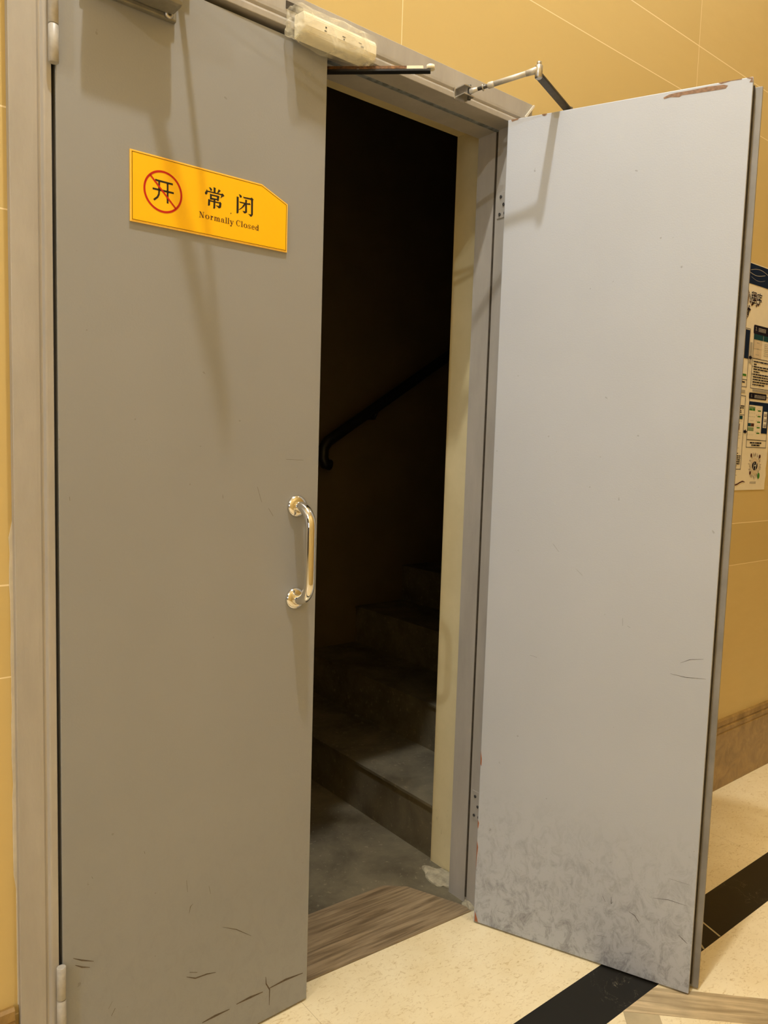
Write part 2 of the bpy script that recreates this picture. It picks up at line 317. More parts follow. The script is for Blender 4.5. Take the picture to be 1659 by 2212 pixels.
def basemat():
    g = G('brown_marble', 0.25); v = g.coord(); n = g.noise(v, 14, 7, 0.65, 0.8)
    g.color(g.mix(g.ramp(n, 0.3, 0.72), (0.20, 0.115, 0.03, 1), (0.36, 0.22, 0.07, 1))); return g.m
BASE = basemat()
CEIL = plain('ceiling_paint', (0.80, 0.74, 0.62, 1), 0.9, var=0.02)

# ------------------------------------------------------------------ structure
# wall with the door opening, tiled front face, plastered reveal
def wall_with_opening():
    m = MB(); bm = m.bm
    x0, x1, a, b, zt, top, yf, yb = -7.0, 6.0, -0.675, 0.70, 2.400, 4.65, 0.02, 0.31
    def quad(p, mi):
        f = bm.faces.new([bm.verts.new(q) for q in p]); f.material_index = mi
    for y, flip in ((yf, 0), (yb, 1)):
        for (u0, u1, z0, z1) in ((x0, a, 0, top), (b, x1, 0, top), (a, b, zt, top)):
            p = [(u0, y, z0), (u1, y, z0), (u1, y, z1), (u0, y, z1)]
            quad(p[::-1] if flip else p, 2 if flip else 0)
    quad([(a, yf, 0), (a, yb, 0), (a, yb, zt), (a, yf, zt)], 1)
    quad([(b, yb, 0), (b, yf, 0), (b, yf, zt), (b, yb, zt)], 1)
    quad([(a, yb, zt), (b, yb, zt), (b, yf, zt), (a, yf, zt)], 1)
    quad([(x0, yf, 0), (x0, yf, top), (x0, yb, top), (x0, yb, 0)], 2); quad([(x1, yf, 0), (x1, yb, 0), (x1, yb, top), (x1, yf, top)], 2)
    quad([(x0, yf, top), (x1, yf, top), (x1, yb, top), (x0, yb, top)], 2)
    bmesh.ops.remove_doubles(bm, verts=bm.verts, dist=1e-5)
    return m.build('wall_back', [WALL, PLASTER, STAIRWALL], label='beige tiled corridor wall with pale grout lines around the door frame', category='wall', **ST)
wall_with_opening()
MB().box(-7.0, 6.0, -3.15, -3.0, 0, 4.65).build('wall_front', WALL, label='beige tiled wall on the other side of the corridor', category='wall', **ST)
MB().box(-7.0, 6.0, -3.15, 0.02, 4.65, 4.75).build('ceiling', CEIL, label='plain pale corridor ceiling', category='ceiling', **ST)
MB().box(6.0, 6.15, -3.15, 0.31, 0, 4.65).build('wall_right', WALL, label='beige tiled wall closing the right end of the corridor', category='wall', **ST)
# corridor floor: reaches into the doorway as far as the wood-look board
m = MB(); m.prism([(-7.0, -3.0), (6.0, -3.0), (6.0, 0.02), (0.70, 0.02), (0.618, 0.022), (0.046, 0.062), (-0.675, 0.112), (-0.675, 0.02), (-7.0, 0.02)], 0.1, 'z', -0.1)
m.build('floor', MARBLE, label='cream marble corridor floor with fine brown flecks', category='floor', **ST)
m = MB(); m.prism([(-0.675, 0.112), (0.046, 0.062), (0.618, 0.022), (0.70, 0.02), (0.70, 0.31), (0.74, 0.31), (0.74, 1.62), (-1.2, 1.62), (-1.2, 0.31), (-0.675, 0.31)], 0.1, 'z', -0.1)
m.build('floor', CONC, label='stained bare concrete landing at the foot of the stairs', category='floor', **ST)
# stairwell shell
MB().box(-1.2, 4.6, 1.62, 1.77, -0.1, 4.65).build('wall_stairwell', STAIRWALL, label='plaster wall at the far side of the stairwell, shade in its colour', category='wall', **ST)
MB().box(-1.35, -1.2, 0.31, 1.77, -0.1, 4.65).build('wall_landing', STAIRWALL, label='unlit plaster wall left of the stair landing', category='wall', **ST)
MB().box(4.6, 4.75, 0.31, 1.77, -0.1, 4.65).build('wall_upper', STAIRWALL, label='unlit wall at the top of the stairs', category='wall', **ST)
MB().box(-1.35, 4.75, 0.31, 1.77, 4.65, 4.75).build('ceiling', STAIRWALL, label='stairwell ceiling with shade in its colour', category='ceiling', **ST)

# skirting: flat plinth with two stepped beads on top
def skirting(x0, x1, name, label):
    prof = [(0.02, 0.0), (0.004, 0.0), (0.004, 0.243), (0.007, 0.246), (0.007, 0.249), (0.004, 0.252), (0.004, 0.266), (0.009, 0.270), (0.009, 0.274), (0.006, 0.278), (0.008, 0.296), (0.014, 0.301), (0.02, 0.301)]
    MB().prism([(a, b) for a, b in prof], x1-x0, 'x', x0).build(name, BASE, label=label, category='baseboard', **ST)
skirting(-7.0, -0.684, 'baseboard_left', 'brown marble skirting left of the door frame')
skirting(0.71, 6.0, 'baseboard_right', 'brown marble skirting with beaded top behind the open door')

# floor inlays
m = MB(); m.prism([(-7.0, -0.502), (6.0, -0.502), (6.0, -0.363), (-7.0, -0.363)], 0.0008, 'z', 0.0)
tr = m.build('trim_1', BLACKM, label='black marble stripe inlaid across the cream floor', category='floor inlay', **ST)
VEIN = plain('vein_cream', (0.5, 0.42, 0.26, 1), 0.25)
def strip(p, q, wd, z, h):
    p = Vector(p); q = Vector(q); t = (q-p).normalized(); n = Vector((-t.y, t.x))*wd/2
    return MB().prism([tuple(p+n), tuple(q+n), tuple(q-n), tuple(p-n)], h, 'z', z)
strip((1.155, -0.41), (1.124, -0.500), 0.006, 0.0008, 0.0003).build('vein', VEIN, tr)
strip((1.062, -0.46), (1.030, -0.501), 0.006, 0.0008, 0.0003).build('vein', VEIN, tr)
MB().prism([(0.774, -0.502), (1.60, -1.335), (1.49, -1.345), (0.628, -0.502)], 0.0008, 'z', 0).build('trim_2', WOODT, label='pale wood-grain tile strip running diagonally off the black stripe', category='floor inlay', **ST)
MB().prism([(0.628, -0.5025), (0.692, -0.5655), (0.05, -1.23), (-0.02, -1.165)], 0.0006, 'z', 0).build('trim_3', TANT, label='plain tan tile strip meeting the wood-grain strip at a right angle', category='floor inlay', **ST)
# board in the doorway
MB().prism([(-0.60, 0.107), (0.046, 0.063), (0.617, 0.023), (0.600, 0.075), (0.53, 0.235), (0.47, 0.285), (0.20, 0.298), (-0.60, 0.29)], 0.004, 'z', 0.0).build('threshold_board', WOODB, label='worn brown wood-grain threshold board laid in the doorway', category='threshold')
# mortar lumps where frame meets floor
def lump(c, r, mat, name, label, cat, seed):
    random.seed(seed); bm = bmesh.new(); bmesh.ops.create_icosphere(bm, subdivisions=3, radius=1)
    for v in bm.verts:
        k = 1 + 0.22*math.sin(v.co.x*5+seed) * math.cos(v.co.y*4+seed*2) + random.uniform(-.05, .05)
        v.co = Vector((v.co.x*r[0]*k, v.co.y*r[1]*k, max(v.co.z, -0.1)*r[2]*k))
    m = MB(); m.bm.free(); m.bm = bm
    return m.build(name, mat, loc=c, label=label, category=cat)
MORTAR = plain('mortar', (0.50, 0.44, 0.31, 1), 0.85, var=0.2, scale=60)
lump((0.628, 0.045, 0.001), (0.022, 0.030, 0.012), MORTAR, 'mortar_lump', 'small smear of pale mortar at the foot of the right door jamb', 'mortar', 3)
lump((0.655, 0.215, 0.001), (0.045, 0.075, 0.010), MORTAR, 'mortar_lump', 'crumbly mortar patch on the floor under the yellow plaster reveal', 'mortar', 8)

# ------------------------------------------------------------------ steel door frame
def sweep_frame(prof, xl, xr, zt, z0=0.0):
    """U-shaped sweep: prof = [(inset, y)] closed, mitred at the two top corners"""
    m = MB(); bm = m.bm; rings = []
    for (sx, top) in (('l', 0), ('l', 1), ('r', 1), ('r', 0)):
        ring = []
        for d, y in prof:
            x = xl + d if sx == 'l' else xr - d
            ring.append(bm.verts.new((x, y, (zt - d) if top else z0)))
        rings.append(ring)
    n = len(prof); fs = []
    for a, b in zip(rings, rings[1:]):
        for k in range(n): fs.append(bm.faces.new((a[k], a[(k+1) % n], b[(k+1) % n], b[k])))
    fs += [bm.faces.new(rings[0][::-1]), bm.faces.new(rings[-1])]
    bmesh.ops.recalc_face_normals(bm, faces=fs); return m
XL, XR, ZT = -0.675, 0.6955, 2.397
prof = [(0, 0.022), (0, 0.001), (0.001, 0), (0.040, 0), (0.0465, 0.0005), (0.050, 0.004), (0.0535, 0.003), (0.057, -0.0015), (0.060, -0.002), (0.0705, -0.001), (0.0715, 0.0),
        (0.0715, 0.060), (0.064, 0.0605), (0.064, 0.0695), (0.0715, 0.070), (0.0715, 0.139), (0.060, 0.140), (0.004, 0.140)]
fr = thing('trim_4', (0, 0, 0), 0, 'grey painted steel door frame with a wide header and recessed seal groove', 'door frame', **ST)
sweep_frame(prof, XL, XR, ZT).build('frame_profile', FRAME, fr)
MB().box(XR-0.0700, XR-0.0650, 0.061, 0.069, 0.02, ZT-0.072).build('groove_strip', GASKET_GROOVE, fr, label='dark brown seal strip in the right jamb')
MB().box(XL+0.0650, XL+0.0700, 0.061, 0.069, 0.02, ZT-0.072).build('groove_strip', GASKET_GROOVE, fr, label='dark brown seal strip in the left jamb')
MB().box(XL+0.07, XR-0.07, 0.058, 0.070, ZT-0.0735, ZT-0.066).build('groove_strip', GASKET_H, fr, label='blue-grey smeared seal strip under the header')
# white caulk line on the left wall edge
m = MB(); random.seed(5); z = 0.30
pts = []
while z < 1.26: pts.append((XL-0.0042-random.uniform(0, .0022) if z > 0.55 else XL-0.0016, z)); z += 0.03
m.prism(pts + [(XL, 1.26), (XL, 0.30)], 0.0035, 'y', 0.0168).build('caulk_bead', CAULK, fr, label='white caulk bead along the left edge of the frame')
# broken corner at the right end of the header
m = MB(); m.prism([(0.668, 2.353), (0.7005, 2.392), (0.7015, 2.397), (0.6975, 2.397), (0.663, 2.356)], 0.003, 'y', -0.003).build('paint_crack', CAULK, fr, label='white cracked filler at the right end of the header')
# dark slot at the left of the wrapped box
MB().box(-0.118, -0.075, -0.002, 0.0, 2.362, 2.378).build('slot', GASKET_GROOVE, fr, label='dark rusty slot in the header')
# hinge leaves screwed to the right jamb
for (z0, z1, lab) in ((2.078, 2.150, 'upper hinge plate on the right jamb'), (0.285, 0.375, 'lower hinge plate on the right jamb')):
    hp = MB().box(XR-0.0735, XR-0.0700, 0.012, 0.052, z0, z1, 0.0008).build('hinge_plate', FRAME, fr, label=lab)
    for (yy, k) in ((0.038, .18), (0.026, .5), (0.040, .85), (0.020, .85)):
        MB().lathe([(0.0045, 0), (0.0045, -0.0018), (0.002, -0.0024), (0.0016, -0.0010)], (XR-0.0735, yy, z0+(z1-z0)*(1-k)), 'x', 14).build('screw', SCREW, hp)

# ------------------------------------------------------------------ left leaf (closed)
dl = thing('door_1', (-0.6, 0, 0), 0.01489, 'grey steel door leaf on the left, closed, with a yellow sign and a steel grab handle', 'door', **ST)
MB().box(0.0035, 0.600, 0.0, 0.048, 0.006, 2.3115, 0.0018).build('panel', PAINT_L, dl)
for i, s in enumerate(scuffL):
    m = MB(); m.ribbon(s, 0.0058 if i < 3 else (0.0030 if i < 9 else 0.0016), -0.0003); m.build('scuff_mark', SCUFF, dl)
# grab handle
h = MB(); (hx, hz1), (hx2, hz0) = handle[0], handle[1]
hx = (hx+hx2)/2; so, R = -0.060, 0.046; pts = []
pts.append((hx, -0.002, hz1))
for k in range(9):
    a = math.pi/2*k/8; pts.append((hx, so+R*1.0-R*math.sin(a) if False else (so+R)-R*math.sin(a), hz1-R+R*math.cos(a)))
for k in range(9):
    a = math.pi/2*k/8; pts.append((hx, so+R-R*math.cos(a), hz0+R-R*math.sin(a)))
pts.append((hx, -0.002, hz0))
h.tube(pts, 0.0126, 28)
for f in h.bm.faces: f.smooth = True
hd = h.build('door_handle', STEEL, dl, label='polished steel grab handle')
for zz in (hz1, hz0):
    MB().lathe([(0.0262, 0.0), (0.0265, -0.002), (0.0252, -0.0055), (0.0205, -0.0095), (0.0150, -0.0110), (0.0130, -0.0110)], (hx, 0, zz), 'y', 40).build('flange', STEEL, hd)
# hinge knuckles (barrel hinges in the gap)
def knuckle(z0, z1, zj, lab):
    m = MB(); c = (-0.0015, -0.008)
    def seg(a, b, r=0.0088):
        m.tube([(c[0], c[1], a), (c[0], c[1], a+0.0012), (c[0], c[1], b-0.0012), (c[0], c[1], b)], r, 20, radii=[r*0.82, r, r, r*0.82])
    seg(z0, zj-0.0006); seg(zj+0.0006, z1)
    m.tube([(c[0], c[1], z0+0.002), (c[0], c[1], z1-0.002)], 0.0065, 14)
    return m.build('hinge', FRAME_H, dl, label=lab)
FRAME_H = plain('hinge_paint', (0.46, 0.43, 0.38, 1), 0.45, var=0.12, scale=70)
knuckle(2.090, 2.262, 2.156, 'painted barrel hinge near the top of the left leaf')
hl = knuckle(0.215, 0.362, 0.2925, 'painted barrel hinge near the floor, paint worn off')
# closer on the left leaf
body = MB(); body.box(0.058, 0.222, -0.062, -0.012, 2.247, 2.302, 0.008)
cb = body.build('door_closer', CLOSER, dl, label='silver closer body at the top of the left leaf')
MB().box(0.048, 0.230, -0.0125, -0.0002, 2.240, 2.300, 0.003).build('back_plate', CLOSER, cb)
MB().lathe([(0.0085, 0), (0.0085, -0.006), (0.006, -0.008), (0.0035, -0.008), (0.0032, -0.003)], (0.212, -0.0125, 2.2475), 'y', 24).build('end_screw', ALU, cb)
m = MB()
for (a, b) in ((0.075, 0.088), (0.098, 0.112), (0.122, 0.142), (0.152, 0.170), (0.180, 0.190)): m = MB(); m.box(a, b, -0.0625, -0.0615, 2.2580, 2.2620); m.build('raised_mark', BLACK, cb)
EL = (0.307, -0.215, 2.335)
m = MB(); m.tube([(0.15, -0.037, 2.300), (0.15, -0.037, 2.342)], 0.010, 18); m.bar((0.15, -0.037, 2.335), EL, 0.021, 0.006, 0.001)
m.tube([(EL[0], EL[1], 2.325), (EL[0], EL[1], 2.352)], 0.009, 16)
m.build('main_arm', ALU_P, cb)
m = MB(); m.tube([(EL[0], EL[1], 2.345), (0.240, -0.02, 2.352)], 0.006, 14); m.box(0.220, 0.260, -0.024, -0.0002, 2.340, 2.364, 0.002)
m.build('forearm', ALU_P, cb)

# sign fixed to the left leaf: a thing of its own
YEL = G('sign_yellow', 0.33); YEL.color(srgb(250, 190, 0)); YEL.b.inputs['Coat Weight'].default_value = 0.3; YEL = YEL.m
YEDGE = plain('sign_edge', srgb(250, 200, 90), 0.4, var=0.02)
INK = plain('ink_black', (0.008, 0.005, 0.004, 1), 0.4); MAROON = plain('ink_maroon', (0.06, 0.012, 0.006, 1), 0.4); RED = plain('ink_red', srgb(186, 4, 4), 0.4, var=0.02)
sg = thing('door_sign', (-0.6, 0, 0), 0.01489, 'yellow door sign with a red no-opening circle, reading Normally Closed', 'sign')
pl = [(0.1388, 1.9800), (0.4313, 1.9800), (0.4974, 1.9523), (0.4974, 1.8468), (0.1388, 1.8444)]
pl = [(p[0], p[1]) for p in plate]; pl = [(0.1393, 1.9795), (0.4316, 1.9810), (0.4978, 1.9528), (0.4982, 1.8478), (0.1400, 1.8442)]
MB().prism(pl, 0.0040, 'y', -0.0043).build('sign_plate', YEDGE, sg)
cx = sum(p[0] for p in pl)/5; cz = sum(p[1] for p in pl)/5
def inset(P, d):
    out = []; n = len(P)
    for i in range(n):
        a = Vector(P[i-1]); b = Vector(P[i]); c = Vector(P[(i+1) % n])
        u = (b-a).normalized(); v = (c-b).normalized(); nu = Vector((u.y, -u.x)); nv = Vector((v.y, -v.x))
        k = (nu+nv); k = k/ (1+nu.dot(nv)); out.append(tuple(b + k*d))
    return out
MB().prism(inset(pl, 0.0022), 0.0006, 'y', -0.0048).build('sign_face', YEL, sg)
m = MB(); A = inset(pl, 0.0034); B = inset(pl, 0.0043)
for i in range(5): m.flat([A[i], A[(i+1) % 5], B[(i+1) % 5], B[i]], -0.0051)
m.build('border_line', MAROON, sg)
YT = -0.0051
for lo, hi, lab in ((0, 10, 'bold black character 常'), (10, 16, 'bold black character 闭'), (16, 17, 'tiny brown speck')):
    m = MB()
    for gpoly in glyph[lo:hi]: m.flat(gpoly, YT)
    m.build('chinese_character' if hi < 17 else 'speck', INK, sg, label=lab)
m = MB()
for s in kai: m.ribbon(s, 0.0037, YT, False)
m.build('circled_character', INK, sg, label='black character 开 inside the circle')
m = MB(); cc = (0.2063, 1.9133); ro, ri = 0.0405, 0.0366
for k in range(72):
    a, b = 2*math.pi*k/72, 2*math.pi*(k+1)/72
    m.flat([(cc[0]+r*math.cos(t), cc[1]+r*math.sin(t)) for r, t in ((ro, a), (ro, b), (ri, b), (ri, a))], YT-0.0002)
m.ribbon([(cc[0]-0.0272, cc[1]+0.0272), (cc[0]+0.0272, cc[1]-0.0272)], 0.0033, YT-0.0002, False)
m.build('prohibition_circle', RED, sg)
# serif lettering, drawn from stems, hairlines and ellipse arcs
def letters():
    m = MB(); base = 1.8806; U = 0.01215; X = 0.0083; TH, TN = 0.0021, 0.00075
    y = YT
    def stem(x, z0, z1, wd=TH): m.flat([(x, base+z0), (x+wd, base+z0), (x+wd, base+z1), (x, base+z1)], y)
    def hb(x0, x1, z, hgt=TN): m.flat([(x0, base+z), (x1, base+z), (x1, base+z+hgt), (x0, base+z+hgt)], y)
    def dg(x0, z0, x1, z1, wd): m.flat([(x0, base+z0), (x0+wd, base+z0), (x1+wd, base+z1), (x1, base+z1)], y)
    def arc(cx, cz, rx, rz, tx, tz, a0, a1):
        N = 14
        for k in range(N):
            t0 = math.radians(a0+(a1-a0)*k/N); t1 = math.radians(a0+(a1-a0)*(k+1)/N)
            P = [(cx+rx*math.cos(t0), cz+rz*math.sin(t0)), (cx+rx*math.cos(t1), cz+rz*math.sin(t1)),
                 (cx+(rx-tx)*math.cos(t1), cz+(rz-tz)*math.sin(t1)), (cx+(rx-tx)*math.cos(t0), cz+(rz-tz)*math.sin(t0))]
            m.flat([(a, base+b) for a, b in P], y)
    def S(px): return 0.2838 + (px-20)/(1565-20)*0.1412
    # N
    a, b = S(20), S(150); stem(a+.0020, 0, U, .0008); stem(b-.0026, 0, U, .0008); dg(a+.0014, U, b-.0036, 0, .0026); hb(a, a+.0044, 0); hb(a, a+.0036, U-TN); hb(b-.0040, b, U-TN)
    def o(p, q): a, b = S(p), S(q); arc((a+b)/2, X/2, (b-a)/2, X/2+.0002, TH*1.0, TN, 0, 360)
    o(175, 275)
    # r
    a, b = S(300), S(372); stem(a+.0012, 0, X); hb(a, a+.0045, 0); hb(a, a+.0020, X-TN); arc(a+.0052, X-.0026, .0022, .0026, .0012, .0009, 60, 175); arc(b-.0013, X-.0016, .0012, .0013, .0011, .0012, 0, 360)
    # m
    a, b = S(392), S(545); wd = (b-a); hb(a, a+.0020, X-TN)
    for k in range(3):
        xx = a+.0012+k*(wd-.0044)/2; stem(xx, 0, X if k == 0 else X*.72); hb(xx-.0010, xx+TH+.0010, 0)
        if k: arc(xx-.0004, X*.70, .0025, X*.30, .0021, TN, 0, 165)
    # a
    a, b = S(565), S(657); stem(b-.0034, .0006, X*.72); arc(b-.0042, X*.70, .0029, X*.30, .0020, TN, 0, 150); arc(a+.0015, X*.74, .0011, .0012, .0010, .0011, 0, 360)
    arc(a+.0032, .0023, .0031, .0023, .0019, .0007, 60, 310); hb(b-.0020, b, 0, .0011)
    for p in (677, 737, 1087):
        a = S(p); stem(a+.0010, 0, U); hb(a, a+.0043, 0); hb(a, a+.0018, U-TN)
    # y
    a, b = S(790), S(900); dg(a+.0010, X, (a+b)/2-.0008, 0, .0023); dg(b-.0022, X, (a+b)/2-.0014, -.0030, .0009); hb(a, a+.0042, X-TN); hb(b-.0040, b, X-TN)
    arc(a+.0030, -.0028, .0019, .0013, .0017, .0012, 0, 360)
    # C
    a, b = S(955), S(1070); arc((a+b)/2+.0003, U/2, (b-a)/2, U/2+.0002, TH, TN, 48, 318); stem(b-.0010, U*.66, U, .0008); 
    o(1155, 1252)
    # s
    a, b = S(1266), S(1350); c = (a+b)/2; arc(c, X*.75, .0028, X*.26, .0010, .0009, 20, 200); arc(c, X*.26, .0030, X*.27, .0010, .0009, 200, 380)
    dg(a+.0003, X*.72, b-.0024, X*.22, .0023); stem(b-.0012, X*.68, X, .0008); stem(a, 0, X*.34, .0008)
    # e
    a, b = S(1367), S(1450); arc((a+b)/2, X/2, (b-a)/2, X/2+.0002, TH*.9, TN, 0, 330); hb(a+.0010, b-.0004, X*.5)
    # d
    a, b = S(1470), S(1566); arc(a+.0034, X/2, .0034, X/2+.0002, TH, TN, 30, 330); stem(b-.0034, 0, U); hb(b-.0030, b, 0); hb(b-.0046, b-.0020, U-TN)
    return m.build('english_words', MAROON, sg, label='dark serif words Normally Closed')
letters()

# ------------------------------------------------------------------ right leaf (open)
RZ = -math.acos(0.40088447)
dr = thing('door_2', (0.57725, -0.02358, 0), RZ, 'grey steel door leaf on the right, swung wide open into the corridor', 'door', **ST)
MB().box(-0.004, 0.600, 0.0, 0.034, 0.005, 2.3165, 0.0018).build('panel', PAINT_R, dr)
MB().box(-0.004, 0.6205, 0.0335, 0.052, 0.006, 2.3050, 0.0015).build('rebate_lip', LIP, dr, label='overlapping outer lip of the open leaf')
MB().box(0.600, 0.6035, 0.022, 0.034, 0.02, 2.305).build('groove_strip', GASKET_GROOVE, dr, label='dark strip painted as groove shade along the free edge')  # dark strip stands in for shade in the groove beside the lip
random.seed(11)
for i, s in enumerate(scuffR):
    m = MB(); m.ribbon(s, 0.0022 if 1 < i < 6 else 0.0014, -0.0003); m.build('scuff_mark', SCUFF_R, dr)
for i, c in enumerate(chipR):
    m = MB(); m.flat([(max(min(p[0], .5995), -0.0035), min(p[1], 2.3163)) for p in c], -0.0004)
    m.build('paint_chip', RUSTY if i < 5 else PRIMER, dr, label='brown bare patch scraped at the top edge' if i < 3 else 'orange primer chip')
# its closer: body on the far side of the leaf, arm over the top to the header
body = MB(); body.box(0.03, 0.26, 0.054, 0.118, 2.236, 2.296, 0.008)
cr = body.build('door_closer', ALU_P, dr, label='silver closer body on the far face of the open leaf')
inv = (Matrix.Translation((0.57725, -0.02358, 0)) @ Matrix.Rotation(RZ, 4, 'Z')).inverted()
W = lambda p: inv @ Vector(p)
KN = (0.497, -0.190, 2.350); PIN = (0.712, -0.116, 2.350)
m = MB(); m.bar(W(PIN), W(KN), 0.021, 0.0065, 0.001); m.tube([W((PIN[0], PIN[1], 2.29)), W((PIN[0], PIN[1], 2.357))], 0.011, 18)
m.build('main_arm', DARKM, cr, label='dark flat main arm of the closer')
m = MB(); m.tube([W((KN[0], KN[1], 2.342)), W((KN[0], KN[1], 2.345)), W((KN[0], KN[1], 2.372)), W((KN[0], KN[1], 2.375))], 0.0095, 20, radii=[.007, .0095, .0095, .007])
m.tube([W((KN[0], KN[1], 2.375)), W((KN[0], KN[1], 2.382))], 0.006, 6)
m.build('elbow_joint', ALU, cr)
F0 = Vector((KN[0], KN[1], 2.364)); F1 = Vector((0.417, -0.030, 2.340)); fd = F1-F0
m = MB(); m.tube([W(F0), W(F0+fd*.18)], 0.0088, 14, radii=[.0092, .007]); m.tube([W(F0+fd*.12), W(F0+fd*.64)], 0.0066, 16)
m.tube([W(F0+fd*.64), W(F0+fd*.66), W(F0+fd*.72), W(F0+fd*.74)], 0.008, 16, radii=[.0066, .0078, .0078, .005])
m.tube([W(F0+fd*.88), W(F0+fd*1.0)], 0.0062, 14, radii=[.005, .0075])
m.build('forearm_tube', ALU_P, cr, label='silver tube of the forearm')
m = MB(); m.tube([W(F0+fd*.72), W(F0+fd*.90)], 0.0046, 12); m.build('adjusting_rod', DARKM, cr)
m = MB(); m.tube([W(F0+fd*.795), W(F0+fd*.81)], 0.0085, 16); m.build('lock_ring', ALU, cr)
# shoe on the header
m = MB()
def wbox(m, x0, x1, y0, y1, z0, z1):
    n0 = len(m.bm.verts); m.box(x0, x1, y0, y1, z0, z1, 0.001); m.bm.verts.ensure_lookup_table()
    for v in list(m.bm.verts)[n0:]: v.co = W(v.co)
wbox(m, 0.388, 0.424, -0.0035, -0.0002, 2.322, 2.352); wbox(m, 0.392, 0.428, -0.036, -0.003, 2.347, 2.3505); wbox(m, 0.392, 0.428, -0.036, -0.003, 2.326, 2.3295)
m.build('header_bracket', ALU, cr, label='silver bracket joining the arm to the header')
m = MB(); m.tube([W((0.417, -0.028, 2.320)), W((0.417, -0.028, 2.3565))], 0.0045, 12); m.build('pivot_pin', DARKM, cr)

# ------------------------------------------------------------------ plastic-wrapped box on the header
HOUS = plain('housing_cream', (0.86, 0.79, 0.60, 1), 0.35, var=0.05)
def wrapmat():
    g = G('plastic_wrap', 0.22, 0, 0.6); v = g.coord()
    g.color(g.mix(g.ramp(g.noise(v, 40, 5), 0.3, 0.7), (0.88, 0.82, 0.64, 1), (0.92, 0.87, 0.70, 1)))
    n = g.noise(v, 15, 3, 0.5, 1.0)
    g.lk(g.ramp(n, 0.40, 0.66, (0.06,)*3+(1,), (0.45,)*3+(1,)), g.b.inputs['Alpha'])
    g.bump(g.noise(g.coord((1, 1, 2)), 18, 2, 0.5, 1.0), 0.25, 0.005)
    return g.m
WRAP = wrapmat()
co = thing('wrapped_closer_box', (0, 0, 0), 0, 'cream box wrapped in crumpled plastic on the header, with a rusty arm', 'door closer')
m = MB(); m.prism([(-0.003, 2.303), (-0.040, 2.309), (-0.047, 2.317), (-0.047, 2.339), (-0.041, 2.349), (-0.003, 2.354)], 0.196, 'x', -0.098)
bmesh.ops.bevel(m.bm, geom=list(m.bm.edges), offset=0.0018, segments=2, affect='EDGES')
bx = m.build('housing', HOUS, co)
m = MB()
for (x, z, ww, hh) in ((-0.045, 2.328, .0035, .0035), (-0.047, 2.321, .006, .0025), (0.004, 2.320, .003, .003), (0.001, 2.326, .008, .0015), (0.052, 2.321, .008, .003), (0.046, 2.328, .008, .0012)):
    m = MB(); m.box(x, x+ww, -0.0476, -0.0469, z, z+hh); m.build('printed_mark', BLACK, bx)
# crumpled wrap
bm = bmesh.new(); bmesh.ops.create_cube(bm, size=1); bmesh.ops.subdivide_edges(bm, edges=bm.edges, cuts=23, use_grid_fill=True)
from mathutils import noise as mn
for v in bm.verts:
    u, q, r = v.co.x, v.co.y, v.co.z
    # rounded-box projection
    p = Vector((u*0.232 - 0.010, -0.0245 + q*0.052, 2.330 + r*0.056))
    cx_, cz_ = max(-0.107, min(0.087, p.x)), 0
    d = Vector((p.x + 0.010, p.y + 0.0245, p.z - 2.330))
    core = Vector((max(-0.104, min(0.104, d.x)), max(-0.018, min(0.018, d.y)), max(-0.021, min(0.021, d.z))))
    off = d - core; L = off.length
    if L > 1e-6: d = core + off.normalized()*min(L, 0.0065)
    nv = mn.noise_vector(Vector((u*7, q*1.5, r*1.5)))*0.0026 + mn.noise_vector(Vector((u*16+5, q*4, r*4)))*0.0010
    if u < -0.40: nv += mn.noise_vector(Vector((u*30, q*6, r*6)))*0.0035
    # the bag sags below the box in the middle and bunches at the left end
    sag = max(0, -r*2)*0.010*math.exp(-((u+0.05)*3.0)**2)
    if u < -0.42: d.z *= 1.05
    v.co = Vector((-0.008, -0.0255, 2.331)) + d + nv; v.co.z -= sag
    if v.co.y > -0.0012: v.co.y = -0.0012
m = MB(); m.bm.free(); m.bm = bm
for f in bm.faces: f.smooth = True
m.build('plastic_wrap', WRAP, co, label='yellowed crumpled plastic wrap')
# rusty arm
def rust():
    g = G('rusty_steel', 0.35, 0.2); v = g.coord(); n = g.noise(v, 60, 6, 0.7)
    c = g.mix(g.ramp(n, 0.35, 0.65), (0.06, 0.025, 0.008, 1), (0.26, 0.12, 0.035, 1))
    c = g.mix(g.ramp(g.noise(v, 85, 3), 0.70, 0.74), c, (0.65, 0.55, 0.38, 1)); g.color(c); g.bump(n, 0.5, 0.003); return g.m
RUST = rust()
a0, a1 = Vector((0.020, 0.060, 2.300)), Vector((0.206, -0.114, 2.300)); ad = (a1-a0).normalized()
m = MB(); m.bar(a0, a0 + ad*0.200, 0.016, 0.007, 0.0006); am = m.build('arm', RUST, co, label='rusty brown steel arm')
m = MB(); m.bar(a0, a1, 0.017, 0.0045, 0.0005)
for v in m.bm.verts: v.co.z -= 0.006
m.build('arm_channel', BLACK, am)
m = MB(); m.bar(a0 + ad*0.195, a0+ad*0.238, 0.015, 0.008, 0.001); m.build('arm_tip', HOUS, am, label='cream painted end of the arm')
m = MB(); m.tube([a1 + Vector((0, 0, -0.002)), a1 + Vector((0, 0, 0.007))], 0.0095, 24); m.build('roller', HOUS, am, label='cream roller at the tip of the arm')
m = MB(); m.tube([(0.088, -0.004, 2.31), (0.088, -0.030, 2.302)], 0.004, 10); m.tube([a0+ad*0.085+Vector((0, 0, -0.004)), a0+ad*0.085+Vector((0, 0, 0.02))], 0.008, 16); m.build('pivot_post', ALU_P, co)

